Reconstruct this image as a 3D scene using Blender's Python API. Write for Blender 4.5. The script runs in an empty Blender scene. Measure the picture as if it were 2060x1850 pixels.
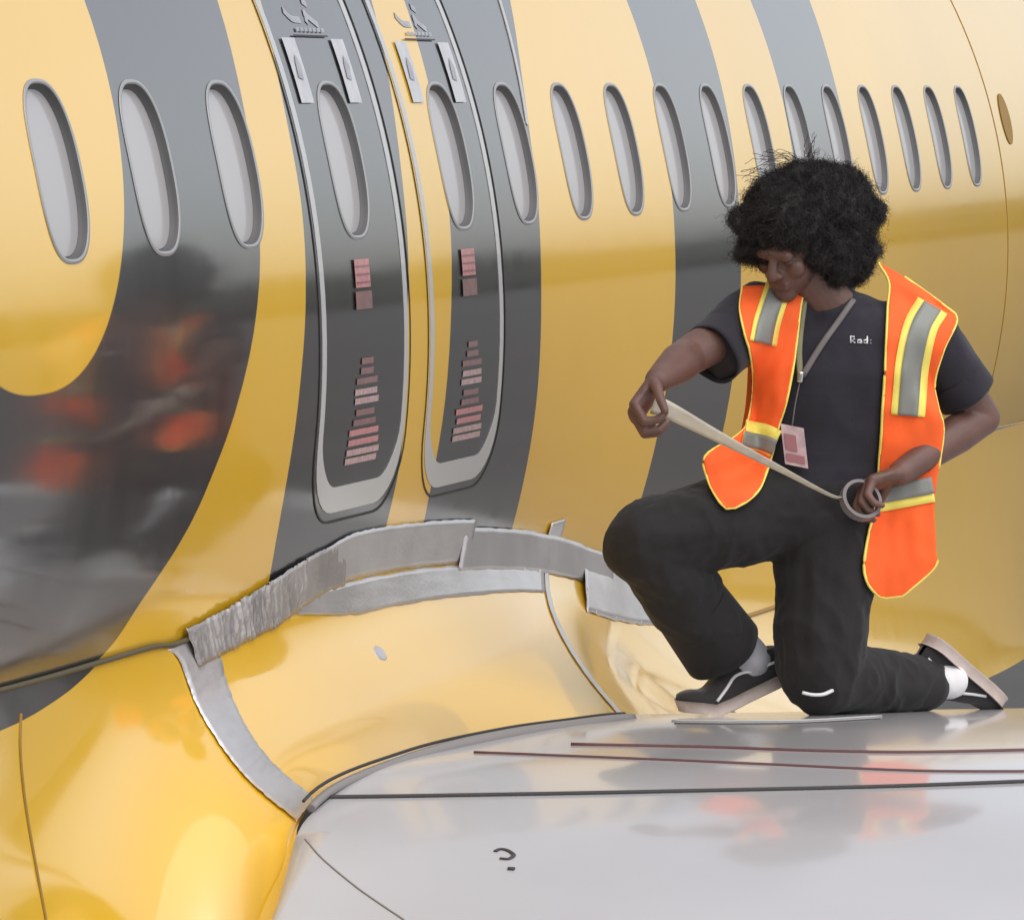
import bpy, bmesh, math, random
from mathutils import Vector, Matrix, noise
from mathutils.bvhtree import BVHTree
random.seed(7)
sc = bpy.context.scene
col = sc.collection
R_FUS = 1.975

# ------------------------------------------------------------------ camera
cam_d = bpy.data.cameras.new('camera'); cam = bpy.data.objects.new('camera', cam_d); col.objects.link(cam)
YAW, PITCH, ROLL = 0.27366, -0.0684, 0.00652
fw = Vector((-math.sin(YAW)*math.cos(PITCH), math.cos(YAW)*math.cos(PITCH), math.sin(PITCH)))
rt = Vector((math.cos(YAW), math.sin(YAW), 0)); up = rt.cross(fw)
r2 = math.cos(ROLL)*rt + math.sin(ROLL)*up; u2 = -math.sin(ROLL)*rt + math.cos(ROLL)*up
M = Matrix((r2, u2, -fw)).transposed().to_4x4(); M.translation = Vector((5.59928, -9.86269, 0.59699))
cam.matrix_world = M
cam_d.sensor_width = 36; cam_d.lens = 36*11046.18/2060
cam_d.clip_end = 5000
sc.camera = cam

# ------------------------------------------------------------------ sky, sun, exposure
SUN_EL, SUN_AZ = math.radians(58), math.radians(124)       # azimuth from +Y towards +X
w = bpy.data.worlds.new('World'); sc.world = w; w.use_nodes = True
nt = w.node_tree; bg = nt.nodes['Background']
sky = nt.nodes.new('ShaderNodeTexSky'); sky.sky_type = 'NISHITA'; sky.sun_disc = False
sky.sun_elevation = SUN_EL; sky.sun_rotation = SUN_AZ
sky.air_density = 1.0; sky.dust_density = 2.0; sky.ozone_density = 1.0; sky.altitude = 0
hs = nt.nodes.new('ShaderNodeHueSaturation'); hs.inputs['Saturation'].default_value = 0.28
nt.links.new(sky.outputs[0], hs.inputs['Color']); nt.links.new(hs.outputs[0], bg.inputs[0])
bg.inputs[1].default_value = 0.15
sd = bpy.data.lights.new('sun', 'SUN'); sd.energy = 1.0; sd.angle = math.radians(100); sd.color = (1, .93, .84)
so = bpy.data.objects.new('sun', sd); col.objects.link(so)
sdir = Vector((math.sin(SUN_AZ)*math.cos(SUN_EL), math.cos(SUN_AZ)*math.cos(SUN_EL), math.sin(SUN_EL)))
so.rotation_euler = sdir.to_track_quat('Z', 'Y').to_euler(); so.location = sdir*60
sc.view_settings.view_transform = 'Standard'; sc.view_settings.look = 'None'
sc.view_settings.exposure = 0.5; sc.view_settings.gamma = 1

# ------------------------------------------------------------------ materials
def principled(name, base, rough=.5, coat=0, coat_rough=.05, metal=0, sheen=0, bump=None, vary=None, spec=.5):
    m = bpy.data.materials.new(name); m.use_nodes = True
    t = m.node_tree; b = t.nodes['Principled BSDF']
    b.inputs['Base Color'].default_value = (*base, 1); b.inputs['Roughness'].default_value = rough
    b.inputs['Metallic'].default_value = metal; b.inputs['Specular IOR Level'].default_value = spec
    b.inputs['Coat Weight'].default_value = coat; b.inputs['Coat Roughness'].default_value = coat_rough
    b.inputs['Sheen Weight'].default_value = sheen
    if coat >= 1: b.inputs['Coat IOR'].default_value = 1.95
    tc = t.nodes.new('ShaderNodeTexCoord')
    if vary:                                   # (scale, amount): blotchy colour variation
        n = t.nodes.new('ShaderNodeTexNoise'); n.inputs['Scale'].default_value = vary[0]; n.inputs['Detail'].default_value = 5
        t.links.new(tc.outputs['Object'], n.inputs['Vector'])
        mr = t.nodes.new('ShaderNodeMapRange'); mr.inputs[1].default_value = .3; mr.inputs[2].default_value = .7
        mr.inputs[3].default_value = 1-vary[1]; mr.inputs[4].default_value = 1+vary[1]
        t.links.new(n.outputs[0], mr.inputs[0])
        mx = t.nodes.new('ShaderNodeMix'); mx.data_type = 'RGBA'; mx.blend_type = 'MULTIPLY'; mx.inputs[0].default_value = 1
        mx.inputs[6].default_value = (*base, 1); t.links.new(mr.outputs[0], mx.inputs[7])
        t.links.new(mx.outputs[2], b.inputs['Base Color'])
    if bump:                                   # (scale, strength, distance)
        n = t.nodes.new('ShaderNodeTexNoise'); n.inputs['Scale'].default_value = bump[0]; n.inputs['Detail'].default_value = 4
        t.links.new(tc.outputs['Object'], n.inputs['Vector'])
        bp = t.nodes.new('ShaderNodeBump'); bp.inputs['Strength'].default_value = bump[1]; bp.inputs['Distance'].default_value = bump[2]
        t.links.new(n.outputs[0], bp.inputs['Height']); t.links.new(bp.outputs[0], b.inputs['Normal'])
    return m

YEL = (.78, .455, .014); BLK = (.022, .020, .020)
def livery():
    """Yellow fuselage paint with charcoal letter shapes, glossy clear coat."""
    m = principled('livery_paint', YEL, .35, 1.0, .075, bump=(1.1, .09, .02))
    t = m.node_tree; b = t.nodes['Principled BSDF']; N = t.nodes; L = t.links
    tc = N.new('ShaderNodeTexCoord'); sp = N.new('ShaderNodeSeparateXYZ'); L.new(tc.outputs['Object'], sp.inputs[0])
    def mth(op, a, bb=None, clamp=False):
        n = N.new('ShaderNodeMath'); n.operation = op; n.use_clamp = clamp
        for i, v in enumerate((a, bb)):
            if v is None: continue
            if isinstance(v, (int, float)): n.inputs[i].default_value = v
            else: L.new(v, n.inputs[i])
        return n.outputs[0]
    y, z = sp.outputs[1], sp.outputs[2]
    zin = mth('MULTIPLY', mth('ADD', z, 1.0), .5, True)
    def edge(pts):                             # list of (z, y) -> y edge as function of z
        fc = N.new('ShaderNodeFloatCurve'); c = fc.mapping.curves[0]
        pts = sorted(pts); pts = [(-1.0, pts[0][1])]*(pts[0][0] > -1) + pts + [(1.0, pts[-1][1])]
        q = [((a+1)/2, (v+1)/10) for a, v in pts]
        c.points[0].location = q[0]; c.points[1].location = q[-1]
        for p in q[1:-1]: c.points.new(*p)
        for p in c.points: p.handle_type = 'AUTO_CLAMPED'
        fc.mapping.update(); L.new(zin, fc.inputs['Value'])
        return mth('SUBTRACT', mth('MULTIPLY', fc.outputs[0], 10.0), 1.0)
    soft = 250.0
    def right_of(e): return mth('ADD', mth('MULTIPLY', mth('SUBTRACT', y, e), soft), .5, True)
    def left_of(e): return mth('ADD', mth('MULTIPLY', mth('SUBTRACT', e, y), soft), .5, True)
    def above(zz): return mth('ADD', mth('MULTIPLY', mth('SUBTRACT', z, zz), soft), .5, True)
    # round letter bowl (yellow) ahead of the first charcoal band
    sy = mth('POWER', mth('ABSOLUTE', mth('DIVIDE', mth('ADD', y, .22), .65)), 2.4)
    sz = mth('POWER', mth('ABSOLUTE', mth('DIVIDE', mth('SUBTRACT', z, .95), .937)), 2.4)
    bowl = mth('MULTIPLY', mth('SUBTRACT', mth('ADD', sy, sz), 1.0), 90.0, True)
    eA = edge([(.95, 1.30), (.77, 1.26), (.556, 1.203), (.302, 1.147), (.134, 1.082), (-.071, .941), (-.2, .82), (-.315, .692), (-.44, .49), (-.539, .319), (-.575, .18), (-.602, .0), (-.617, -.16), (-.626, -.35), (-.64, -.95)])
    A = mth('MULTIPLY', bowl, left_of(eA))
    B = mth('MULTIPLY', right_of(edge([(.95, 1.60), (.775, 1.557), (.556, 1.478), (.295, 1.445), (.122, 1.408), (-.093, 1.353), (-.363, 1.313), (-.5, 1.325)])),
                        left_of(edge([(.95, 2.47), (.789, 2.397), (.439, 2.247), (.209, 2.196), (-.021, 2.152), (-.25, 2.165), (-.462, 2.141)])))
    Cc = mth('MULTIPLY', right_of(edge([(.95, 2.71), (.793, 2.667), (.531, 2.61), (.223, 2.551), (.058, 2.514), (-.155, 2.482), (-.404, 2.455), (-.5, 2.46)])),
                         left_of(edge([(.95, 3.75), (.809, 3.62), (.554, 3.434), (.252, 3.346), (.053, 3.312), (-.263, 3.303), (-.529, 3.294)])))
    D = mth('MULTIPLY', right_of(edge([(.95, 4.85), (.829, 4.834), (.208, 4.715), (.054, 4.691), (-.453, 4.62), (-.75, 4.60)])),
                        left_of(edge([(.95, 5.68), (.842, 5.652), (.648, 5.60), (.372, 5.526), (0., 5.46), (-.45, 5.42), (-.75, 5.41)])))
    E2 = mth('MULTIPLY', right_of(edge([(.95, 6.39), (.854, 6.373), (.608, 6.33), (.2, 6.26), (-.4, 6.2)])),
                         left_of(edge([(.95, 7.25), (.868, 7.219), (.609, 7.129), (.387, 7.098), (0., 7.03), (-.4, 6.98)])))
    low = mth('MULTIPLY', mth('MAXIMUM', B, Cc), above(-.515))
    mask = mth('MAXIMUM', A, mth('MAXIMUM', low, mth('MULTIPLY', mth('MAXIMUM', D, E2), above(-.78))))
    g = N.new('ShaderNodeTexNoise'); g.inputs['Scale'].default_value = 3.0; g.inputs['Detail'].default_value = 8; g.inputs['Roughness'].default_value = .65
    mp = N.new('ShaderNodeMapping'); mp.inputs['Scale'].default_value = (1, 2.2, .6); L.new(tc.outputs['Object'], mp.inputs[0]); L.new(mp.outputs[0], g.inputs['Vector'])
    gr = N.new('ShaderNodeMapRange'); gr.inputs[1].default_value = .35; gr.inputs[2].default_value = .75; gr.inputs[3].default_value = .05; gr.inputs[4].default_value = .13
    L.new(g.outputs[0], gr.inputs[0]); L.new(gr.outputs[0], b.inputs['Coat Roughness'])
    n = N.new('ShaderNodeTexNoise'); n.inputs['Scale'].default_value = .9; n.inputs['Detail'].default_value = 6; L.new(tc.outputs['Object'], n.inputs['Vector'])
    mr = N.new('ShaderNodeMapRange'); mr.inputs[1].default_value = .3; mr.inputs[2].default_value = .7; mr.inputs[3].default_value = .95; mr.inputs[4].default_value = 1.05
    L.new(n.outputs[0], mr.inputs[0])
    mx = N.new('ShaderNodeMix'); mx.data_type = 'RGBA'; mx.inputs[6].default_value = (*YEL, 1); mx.inputs[7].default_value = (*BLK, 1); L.new(mask, mx.inputs[0])
    mu = N.new('ShaderNodeMix'); mu.data_type = 'RGBA'; mu.blend_type = 'MULTIPLY'; mu.inputs[0].default_value = 1
    L.new(mx.outputs[2], mu.inputs[6]); L.new(mr.outputs[0], mu.inputs[7]); L.new(mu.outputs[2], b.inputs['Base Color'])
    return m
PAINT = livery()
MAT = dict(
    wing=principled('wing_grey_paint', (.47, .462, .475), .3, .8, .09, bump=(1.1, .04, .02), vary=(1.6, .05)),
    seam=principled('dark_sealant', (.03, .028, .027), .6),
    seam_red=principled('maroon_line_paint', (.10, .035, .035), .5),
    seam_yel=principled('aged_seam_filler', (.30, .17, .03), .6),
    seam_olive=principled('olive_step_shade', (.085, .07, .035), .6),
    seal=principled('grey_rubber_seal', (.22, .205, .20), .5, bump=(60, .3, .002)),
    silver=principled('exit_outline_paint', (.45, .45, .45), .4, .6, .1),
    tape=principled('silver_tape', (.62, .60, .60), .34, metal=.75, bump=(110, .35, .002), vary=(5, .10)),
    tape_dark=principled('crinkled_silver_tape', (.46, .435, .425), .36, metal=.7, bump=(70, .8, .004), vary=(9, .2)),
    frame=principled('window_frame_metal', (.33, .33, .33), .38, metal=.3, coat=.4),
    recess_wall=principled('recess_wall_shade', (.10, .098, .10), .6),
    pane=principled('window_acrylic_over_blind', (.40, .385, .39), .35, .7, .06),
    placard=principled('placard_white', (.47, .47, .49), .5, .6, .1, vary=(30, .1)),
    placard_red=principled('placard_pink', (.46, .20, .205), .5, .6, .1, vary=(60, .15)),
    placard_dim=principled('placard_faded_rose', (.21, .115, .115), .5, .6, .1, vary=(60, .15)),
    placard_line=principled('placard_line_print', (.42, .29, .29), .5, .6, .1, vary=(90, .25)),
    print_dark=principled('dark_print', (.05, .045, .05), .6),
    print_grey=principled('grey_print', (.30, .30, .33), .5, .5, .1, vary=(40, .2)),
    shirt=principled('navy_polo_fabric', (.017, .0155, .023), .9, sheen=.08, bump=(420, .35, .002), vary=(6, .2)),
    trousers=principled('black_twill', (.0125, .011, .0115), .9, sheen=.06, bump=(380, .4, .002), vary=(5, .2)),
    skin=principled('brown_skin', (.125, .062, .047), .48, bump=(180, .15, .001), vary=(18, .15)),
    hair=principled('black_hair', (.024, .020, .019), .75),
    orange=principled('orange_vest_mesh', (.98, .13, .018), .75, bump=(500, .3, .002), vary=(9, .08)),
    lime=principled('lime_binding', (.95, .80, .16), .7),
    reflect=principled('grey_reflective_tape', (.23, .235, .215), .45, bump=(300, .2, .001)),
    shoe=principled('black_suede', (.022, .020, .021), .85, sheen=.3, bump=(250, .3, .001)),
    sole=principled('tan_rubber', (.50, .42, .38), .7, vary=(20, .12)),
    white=principled('white_cotton', (.72, .71, .72), .8, bump=(300, .4, .001)),
    sock=principled('grey_cotton', (.46, .455, .49), .85, bump=(260, .4, .001)),
    lanyard=principled('grey_lanyard_webbing', (.16, .14, .14), .7),
    lanyard_olive=principled('olive_lanyard_webbing', (.22, .21, .12), .7),
    badge=principled('badge_card', (.42, .28, .28), .35, .5, .1, vary=(30, .3)),
    badge_red=principled('badge_print', (.28, .10, .11), .4),
    metal=principled('clip_metal', (.6, .6, .6), .3, metal=1),
    strip=principled('tape_backing_cream', (.60, .55, .45), .5, vary=(20, .15)),
    strip_grey=principled('tape_adhesive_grey', (.17, .15, .155), .5),
    apron=principled('apron_concrete', (.085, .08, .075), .85, bump=(3, .3, .02), vary=(.15, .2)),
    trees=principled('far_foliage', (.05, .055, .04), .9, vary=(.3, .3)),
    eye=principled('eyelid_skin', (.10, .05, .038), .5),
)

# ------------------------------------------------------------------ helpers
def link(name, me, mat=None, parent=None):
    o = bpy.data.objects.new(name, me); col.objects.link(o)
    if mat is not None and me is not None:
        me.materials.clear(); me.materials.append(mat)
    if parent is not None: o.parent = parent
    return o
def empty(name, loc=(0, 0, 0), rz=0.0, parent=None):
    o = link(name, None, None, parent); o.location = loc; o.rotation_euler = (0, 0, rz); o.empty_display_size = .2
    return o
def tag(o, label=None, cat=None, group=None, kind=None):
    for k_, v in (('label', label), ('category', cat), ('group', group), ('kind', kind)):
        if v: o[k_] = v
    return o
def mesh(name, verts, faces, smooth=True, normals=None):
    me = bpy.data.meshes.new(name); me.from_pydata([tuple(v) for v in verts], [], faces); me.validate(); me.update()
    if smooth: me.polygons.foreach_set('use_smooth', [True]*len(me.polygons))
    if normals: me.normals_split_custom_set_from_vertices([tuple(n) for n in normals])
    return me
def grid(name, rows, smooth=True, normals=None, closed=False, solid=0.0):
    """mesh from a list of equally long rows of points"""
    n = len(rows[0]); V = [p for r in rows for p in r]; F = []
    for i in range(len(rows)-1):
        for j in range(n-1 + (1 if closed else 0)):
            a, b = i*n+j, i*n+(j+1) % n
            F.append((a, b, b+n, a+n))
    if solid:
        NV = vertex_normals(V, F); k0 = len(V)
        V = [Vector(v) for v in V] + [Vector(v)-NV[i]*solid for i, v in enumerate(V)]
        F2 = [tuple(k0+i for i in reversed(f)) for f in F]
        m = len(rows); ring = list(range(n)) + [i*n+n-1 for i in range(1, m)] + [(m-1)*n+j for j in range(n-2, -1, -1)] + [i*n for i in range(m-2, 0, -1)]
        F3 = [(ring[(i+1) % len(ring)], ring[i], ring[i]+k0, ring[(i+1) % len(ring)]+k0) for i in range(len(ring))]
        F = F + F2 + F3
    return mesh(name, V, F, smooth, normals)
def vertex_normals(V, F):
    N = [Vector((0, 0, 0)) for _ in V]
    for f in F:
        a, b, c = Vector(V[f[0]]), Vector(V[f[1]]), Vector(V[f[2]])
        d = Vector(V[f[-1]])
        nn = (c-a).cross(d-b)
        for i in f: N[i] += nn
    return [x.normalized() if x.length > 1e-12 else Vector((0, 0, 1)) for x in N]
def cr(pts, n):
    """Catmull-Rom through points, n samples per segment"""
    P = [Vector(p) for p in pts]; out = []
    for i in range(len(P)-1):
        p0 = P[i-1] if i > 0 else P[i]*2-P[i+1]; p1, p2 = P[i], P[i+1]
        p3 = P[i+2] if i+2 < len(P) else P[i+1]*2-P[i]
        for k_ in range(n):
            t = k_/n
            out.append(.5*((2*p1)+(p2-p0)*t+(2*p0-5*p1+4*p2-p3)*t*t+(3*p1-p0-3*p2+p3)*t*t*t))
    out.append(P[-1].copy())
    return out
def tube(name, path, rad, seg=6, flat=1.0, upv=(0, 0, 1)):
    """swept bead; rad a number or a list; flat squashes along upv"""
    P = [Vector(p) for p in path]; rows = []
    for i, p in enumerate(P):
        t = (P[min(i+1, len(P)-1)]-P[max(i-1, 0)]).normalized()
        s = t.cross(Vector(upv)); s = s.normalized() if s.length > 1e-6 else Vector((1, 0, 0)); u_ = s.cross(t)
        r_ = rad[i] if isinstance(rad, (list, tuple)) else rad
        rows.append([p+s*math.cos(a)*r_+u_*math.sin(a)*r_*flat for a in [2*math.pi*k_/seg for k_ in range(seg)]])
    me = grid(name, rows, closed=True)
    bm = bmesh.new(); bm.from_mesh(me)
    bm.verts.ensure_lookup_table()
    n = len(bm.verts)
    bm.faces.new([bm.verts[i] for i in reversed(range(seg))]); bm.faces.new([bm.verts[n-seg+i] for i in range(seg)])
    bmesh.ops.recalc_face_normals(bm, faces=bm.faces); bm.to_mesh(me); bm.free()
    return me
def smoothstep(t): t = max(0, min(1, t)); return t*t*(3-2*t)

# ------------------------------------------------------------------ apron and far trees (seen in the reflections)
N_ = 24; GZ = -3.75
link_apron = link('apron', mesh('apron', [(-3000, -3000, GZ), (3000, -3000, GZ), (3000, 3000, GZ), (-3000, 3000, GZ)], [(0, 1, 2, 3)]), MAT['apron'])
tag(link_apron, kind='structure')
def far_trees():
    V = []; F = []
    for i in range(420):
        a = random.uniform(-.5, 2.6); d = random.uniform(330, 420); h = random.uniform(6, 13); r_ = random.uniform(5, 10)
        cx, cy = d*math.sin(a), d*math.cos(a); b0 = len(V)
        for lev, (fz, fr) in enumerate(((0, .8), (.35, 1), (.7, .8), (1, .15))):
            for k_ in range(7):
                an = k_*2*math.pi/7+lev*.4; rr = r_*fr*random.uniform(.75, 1.2)
                V.append((cx+rr*math.cos(an), cy+rr*math.sin(an), GZ-.2+h*fz*random.uniform(.9, 1.1)))
        for lev in range(3):
            for k_ in range(7):
                q = b0+lev*7; F.append((q+k_, q+(k_+1) % 7, q+7+(k_+1) % 7, q+7+k_))
        F.append(tuple(b0+21+k_ for k_ in range(7)))
    return mesh('tree_belt', V, F, smooth=False)
tag(link('tree_belt', far_trees(), MAT['trees']), 'dark distant belt of trees around the airfield', 'trees', kind='stuff')

# ------------------------------------------------------------------ airplane
plane = tag(empty('airplane'), 'yellow airliner with charcoal letter bands and pale grey wing', 'airplane')
PH0 = 0.21733
WIN = [-2.132, -1.599, -1.066, -.533, 0, .533, 1.066, 1.825, 2.673] + [3.248+.533*i for i in range(12)]
CELL = .23; BAND = .125; HW, HH = .118, .172; SE = 2.7
def fus_r(y):
    if y < -8: return R_FUS*math.sqrt(max(1e-4, 1-((-8-y)/7.2)**2))
    if y > 15: return R_FUS*(1-.86*smoothstep((y-15)/17))
    return R_FUS
def fp(y, ph, off=0.0):
    r_ = fus_r(y)+off
    return Vector((r_*math.cos(ph), y, r_*math.sin(ph)))
def fs(y, s, off=0.0): return fp(y, s/R_FUS, off)
def fuselage():
    V = []; Nn = []; F = []
    def add(y, ph):
        V.append(fp(y, ph)); d = (fus_r(y+.01)-fus_r(y-.01))/.02
        Nn.append(Vector((math.cos(ph), -d, math.sin(ph))).normalized()); return len(V)-1
    def patch(ys, phs):
        idx = [[add(y, p) for p in phs] for y in ys]
        for i in range(len(ys)-1):
            for j in range(len(phs)-1):
                F.append((idx[i][j], idx[i][j+1], idx[i+1][j+1], idx[i+1][j]))
    ys = [-15.19, -15.1, -14.9, -14.5, -14, -13, -12, -11, -10, -9, -8, -6, -4, -2, 0, 2, 4, 6, 8, 10, 12, 15, 17, 19, 21, 23, 25, 27, 29, 31, 32]
    NS = 16
    ba, bb = PH0-BAND, PH0+BAND
    rest = [bb+(2*math.pi-2*BAND)*i/220 for i in range(221)]
    patch(ys, rest)
    phs = [ba+2*BAND*i/NS for i in range(NS+1)]
    cells = [(c-CELL, c+CELL) for c in WIN]
    cur = ys[0]
    for a, b in cells:
        if a-cur > .001:
            patch([cur]+[q for q in ys if cur+1e-6 < q < a-1e-6]+[a], phs)
        cur = b
    patch([cur]+[q for q in ys if q > cur+1e-6], phs)
    for c in WIN:
        bnd = []
        for i in range(NS): bnd.append((-1+2*i/NS, -1))
        for i in range(NS): bnd.append((1, -1+2*i/NS))
        for i in range(NS): bnd.append((1-2*i/NS, 1))
        for i in range(NS): bnd.append((-1, 1-2*i/NS))
        rings = [[], [], []]
        for (a, b) in bnd:
            t = math.atan2(b, a); ho = hole(t, 0)
            oy, op = a*CELL, b*BAND
            for k_, f_ in enumerate((1, .45, 0)):
                rings[k_].append(add(c+ho[0]+(oy-ho[0])*f_, PH0+ho[1]/R_FUS+(op-ho[1]/R_FUS)*f_))
        n = len(bnd)
        for k_ in range(2):
            for i in range(n):
                j = (i+1) % n
                F.append((rings[k_][j], rings[k_][i], rings[k_+1][i], rings[k_+1][j]))
    # flip so that faces point outward
    me = bpy.data.meshes.new('fuselage_skin'); me.from_pydata([tuple(v) for v in V], [], F); me.update()
    bm = bmesh.new(); bm.from_mesh(me)
    for f in bm.faces:
        c = f.calc_center_median()
        if f.normal.dot(Vector((c.x, 0, c.z))) < 0: f.normal_flip()
    bm.to_mesh(me); bm.free()
    me.polygons.foreach_set('use_smooth', [True]*len(me.polygons))
    me.normals_split_custom_set_from_vertices([tuple(n) for n in Nn])
    return me
def hole(t, grow):
    ct, st = math.cos(t), math.sin(t)
    return ((HW+grow)*math.copysign(abs(ct)**(2/SE), ct), (HH+grow)*math.copysign(abs(st)**(2/SE), st))
link('fuselage_skin', fuselage(), PAINT, plane)
def window(yc, first=None):
    n = 64; ts = [2*math.pi*i/n for i in range(n)]
    prof = [(.009, .0008), (.0075, .0026), (.003, .0030), (.0, .0022), (-.0015, .0)]
    rows = [[fs(yc+hole(t, g)[0], PH0*R_FUS+hole(t, g)[1], o) - Vector((0, yc, 0)) for t in ts] for g, o in prof]
    me = grid('window_frame', rows, closed=True)
    fr = link('window', me, MAT['frame'], plane); fr.location = (0, yc, 0)
    gk = [(-.0012, .0012), (-.003, -.006), (-.005, -.0175), (-.010, -.0185)]
    rows = [[fs(yc+hole(t, g)[0], PH0*R_FUS+hole(t, g)[1], o) - Vector((0, yc, 0)) for t in ts] for g, o in gk]
    link('recess_wall', grid('recess_wall', rows, closed=True), MAT['recess_wall'], fr)  # recess wall inside the frame; its shade is put into the dark grey
    V = [fs(0, PH0*R_FUS, -.0165)]; F = []; Nn = [Vector((math.cos(PH0), 0, math.sin(PH0)))]
    K = 6
    for k_ in range(1, K+1):
        for t in ts:
            hy, hs_ = hole(t, -.007); V.append(fs(hy*k_/K, PH0*R_FUS+hs_*k_/K, -.0165)); a = PH0+hs_*k_/K/R_FUS; Nn.append(Vector((math.cos(a), 0, math.sin(a))))
    for i in range(n): F.append((0, 1+i, 1+(i+1) % n))
    for k_ in range(K-1):
        for i in range(n):
            j = (i+1) % n; q = 1+k_*n
            F.append((q+i, q+n+i, q+n+j, q+j))
    pn = link('pane', mesh('pane', V, F, normals=Nn), MAT['pane'], fr)
    return fr
w0 = window(0.0)
for yc in WIN:
    if abs(yc) < 1e-6: continue
    o = w0.copy(); col.objects.link(o); o.location = (0, yc, 0)
    for ch in list(w0.children):
        c = ch.copy(); col.objects.link(c); c.parent = o
# small dark oval vent aft of the last window
V = [fs(9.86+.085*math.cos(t)*r_, .485+.095*math.sin(t)*r_, .003) for r_ in (0.02, 1) for t in [2*math.pi*i/28 for i in range(28)]]
link('vent_cover', mesh('vent_cover', V, [(i, (i+1) % 28, 28+(i+1) % 28, 28+i) for i in range(28)]), MAT['seam_yel'], plane)

def strip_on_fus(name, pts, width, mat, parent, off=.003, sub=6, closed=False):
    """ribbon along (y, s) points on the skin"""
    P = [Vector((a, b, 0)) for a, b in pts]
    if not closed: P = cr(P, sub) if len(P) > 2 else [P[0].lerp(P[1], i/sub) for i in range(sub+1)]
    rows = []; n = len(P)
    for i, p in enumerate(P):
        t = ((P[(i+1) % n]-P[i-1]) if closed else (P[min(i+1, n-1)]-P[max(i-1, 0)])).normalized(); q = Vector((-t.y, t.x, 0))
        wd = width(p) if callable(width) else width
        a, b = p+q*wd/2, p-q*wd/2
        rows.append([fs(a.x, a.y, off*.3), fs(a.x, a.y, off), fs(b.x, b.y, off), fs(b.x, b.y, off*.3)])
    if closed: rows.append(rows[0])
    return link(name, grid(name, rows, smooth=False), mat, parent)
def rrect(y0, y1, s0, s1, r_, n=8):
    out = []
    for cy, cs, a0 in ((y1-r_, s1-r_, 0), (y0+r_, s1-r_, 90), (y0+r_, s0+r_, 180), (y1-r_, s0+r_, 270)):
        for i in range(n+1):
            a = math.radians(a0+90*i/n); out.append((cy+r_*math.cos(a), cs+r_*math.sin(a)))
    # densify straight runs
    res = []
    for i, p in enumerate(out):
        q = out[(i+1) % len(out)]; res.append(p); d = math.hypot(q[0]-p[0], q[1]-p[1]); k_ = int(d/.05)
        for j in range(1, k_): res.append((p[0]+(q[0]-p[0])*j/k_, p[1]+(q[1]-p[1])*j/k_))
    return res
def block(name, y0, y1, s0, s1, mat, parent, off=.004, shear=0.0):
    ny = 2; ns = max(2, int((s1-s0)/.03)+1); rows = []
    for i in range(ns+1):
        s = s0+(s1-s0)*i/ns
        rows.append([fs(y0+(y1-y0)*j/ny+shear*(s-s0), s, off) for j in range(ny+1)])
    return link(name, grid(name, rows, smooth=True), mat, parent)
def exit_door(yc, y0, y1):
    d = empty('overwing_exit', (0, 0, 0), 0, plane)
    strip_on_fus('exit_outline', rrect(y0, y1, -.325, .95, .15), lambda p: .030+.028*smoothstep((-.18-p.y)/.12), MAT['silver'], d, off=.0015, closed=True)
    strip_on_fus('door_gap', rrect(y0-.032, y1+.032, -.375, .99,   .17), .005, MAT['seam'], d, off=.002, closed=True)
    # white placards either side of the window head, with a grey arrow mark each
    for a in (yc-.185, yc+.17):
        block('placard', a-.045, a+.045, .558, .708, MAT['placard'], d)
        V = [fs(a+q[0], .64+q[1], .006) for q in ((-.02, -.025), (.012, -.03), (.022, .005), (.002, .03), (-.012, .01))]
        link('placard_mark', mesh('placard_mark', V, [(0, 1, 2, 3, 4)]), MAT['print_grey'], d)
    # red handle placard and the block of instructions under the window
    block('handle_placard', yc-.06, yc+.05, .142, .205, MAT['placard_red'], d)
    for k_ in range(3): block('placard_line', yc-.055, yc+.045, .152+k_*.018, .155+k_*.018, MAT['placard_dim'], d, off=.006)
    block('handle_dim_block', yc-.065, yc+.055, .094, .134, MAT['placard_dim'], d)  # dimmer rose block below the handle placard
    rows = [(-.022, .045, 'placard_dim'), (-.044, .05, 'placard_dim'), (-.066, .085, 'placard_dim'), (-.090, .088, 'placard_line'), (-.110, .095, 'placard_line'), (-.136, .07, 'placard_dim'), (-.158, .085, 'placard_dim'), (-.180, .115, 'placard_red'), (-.202, .118, 'placard_red'), (-.224, .13, 'placard_line'), (-.243, .125, 'placard_line')]
    for s, hw, m in rows:
        block('instruction_print', yc+.02-hw*random.uniform(.85, 1), yc+.02+hw*random.uniform(.85, 1), s-.007, s+.007, MAT[m], d, off=.002)
    # pictogram above the placards
    for q in (((-.16, .775), (-.12, .755), (-.06, .752)), ((-.02, .77), (.02, .755), (.06, .74)), ((0, .80), (.03, .79)), ((-.02, .745), (.0, .775))):
        strip_on_fus('pictogram_stroke', [(yc+a+.02, b) for a, b in q], .016, MAT['print_grey'], d, off=.0015)
    for k_ in range(7):
        block('pictogram_dot', yc-.10+k_*.03, yc-.082+k_*.03, .724, .733, MAT['print_grey'], d)
    block('pictogram_rule', yc-.14, yc+.11, .712, .716, MAT['print_dark'], d)
    return d
exit_door(1.825, 1.53, 2.145); exit_door(2.673, 2.355, 2.945)
strip_on_fus('drain_mast', [(9.947, -0.672), (10.245, -0.681), (10.677, -0.690)], .02, MAT['silver'], plane, off=.004)
# circumferential and lengthwise skin joints
strip_on_fus('skin_joint', [(9.626, -1.3+i*.15) for i in range(22)], .010, MAT['seam_yel'], plane, off=.0015)
strip_on_fus('skin_joint', [(3.50+.38*(s-.8), s) for s in (1.2, 1.0, .82, .65, .5)], .016, MAT['silver'], plane, off=.003)

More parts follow.
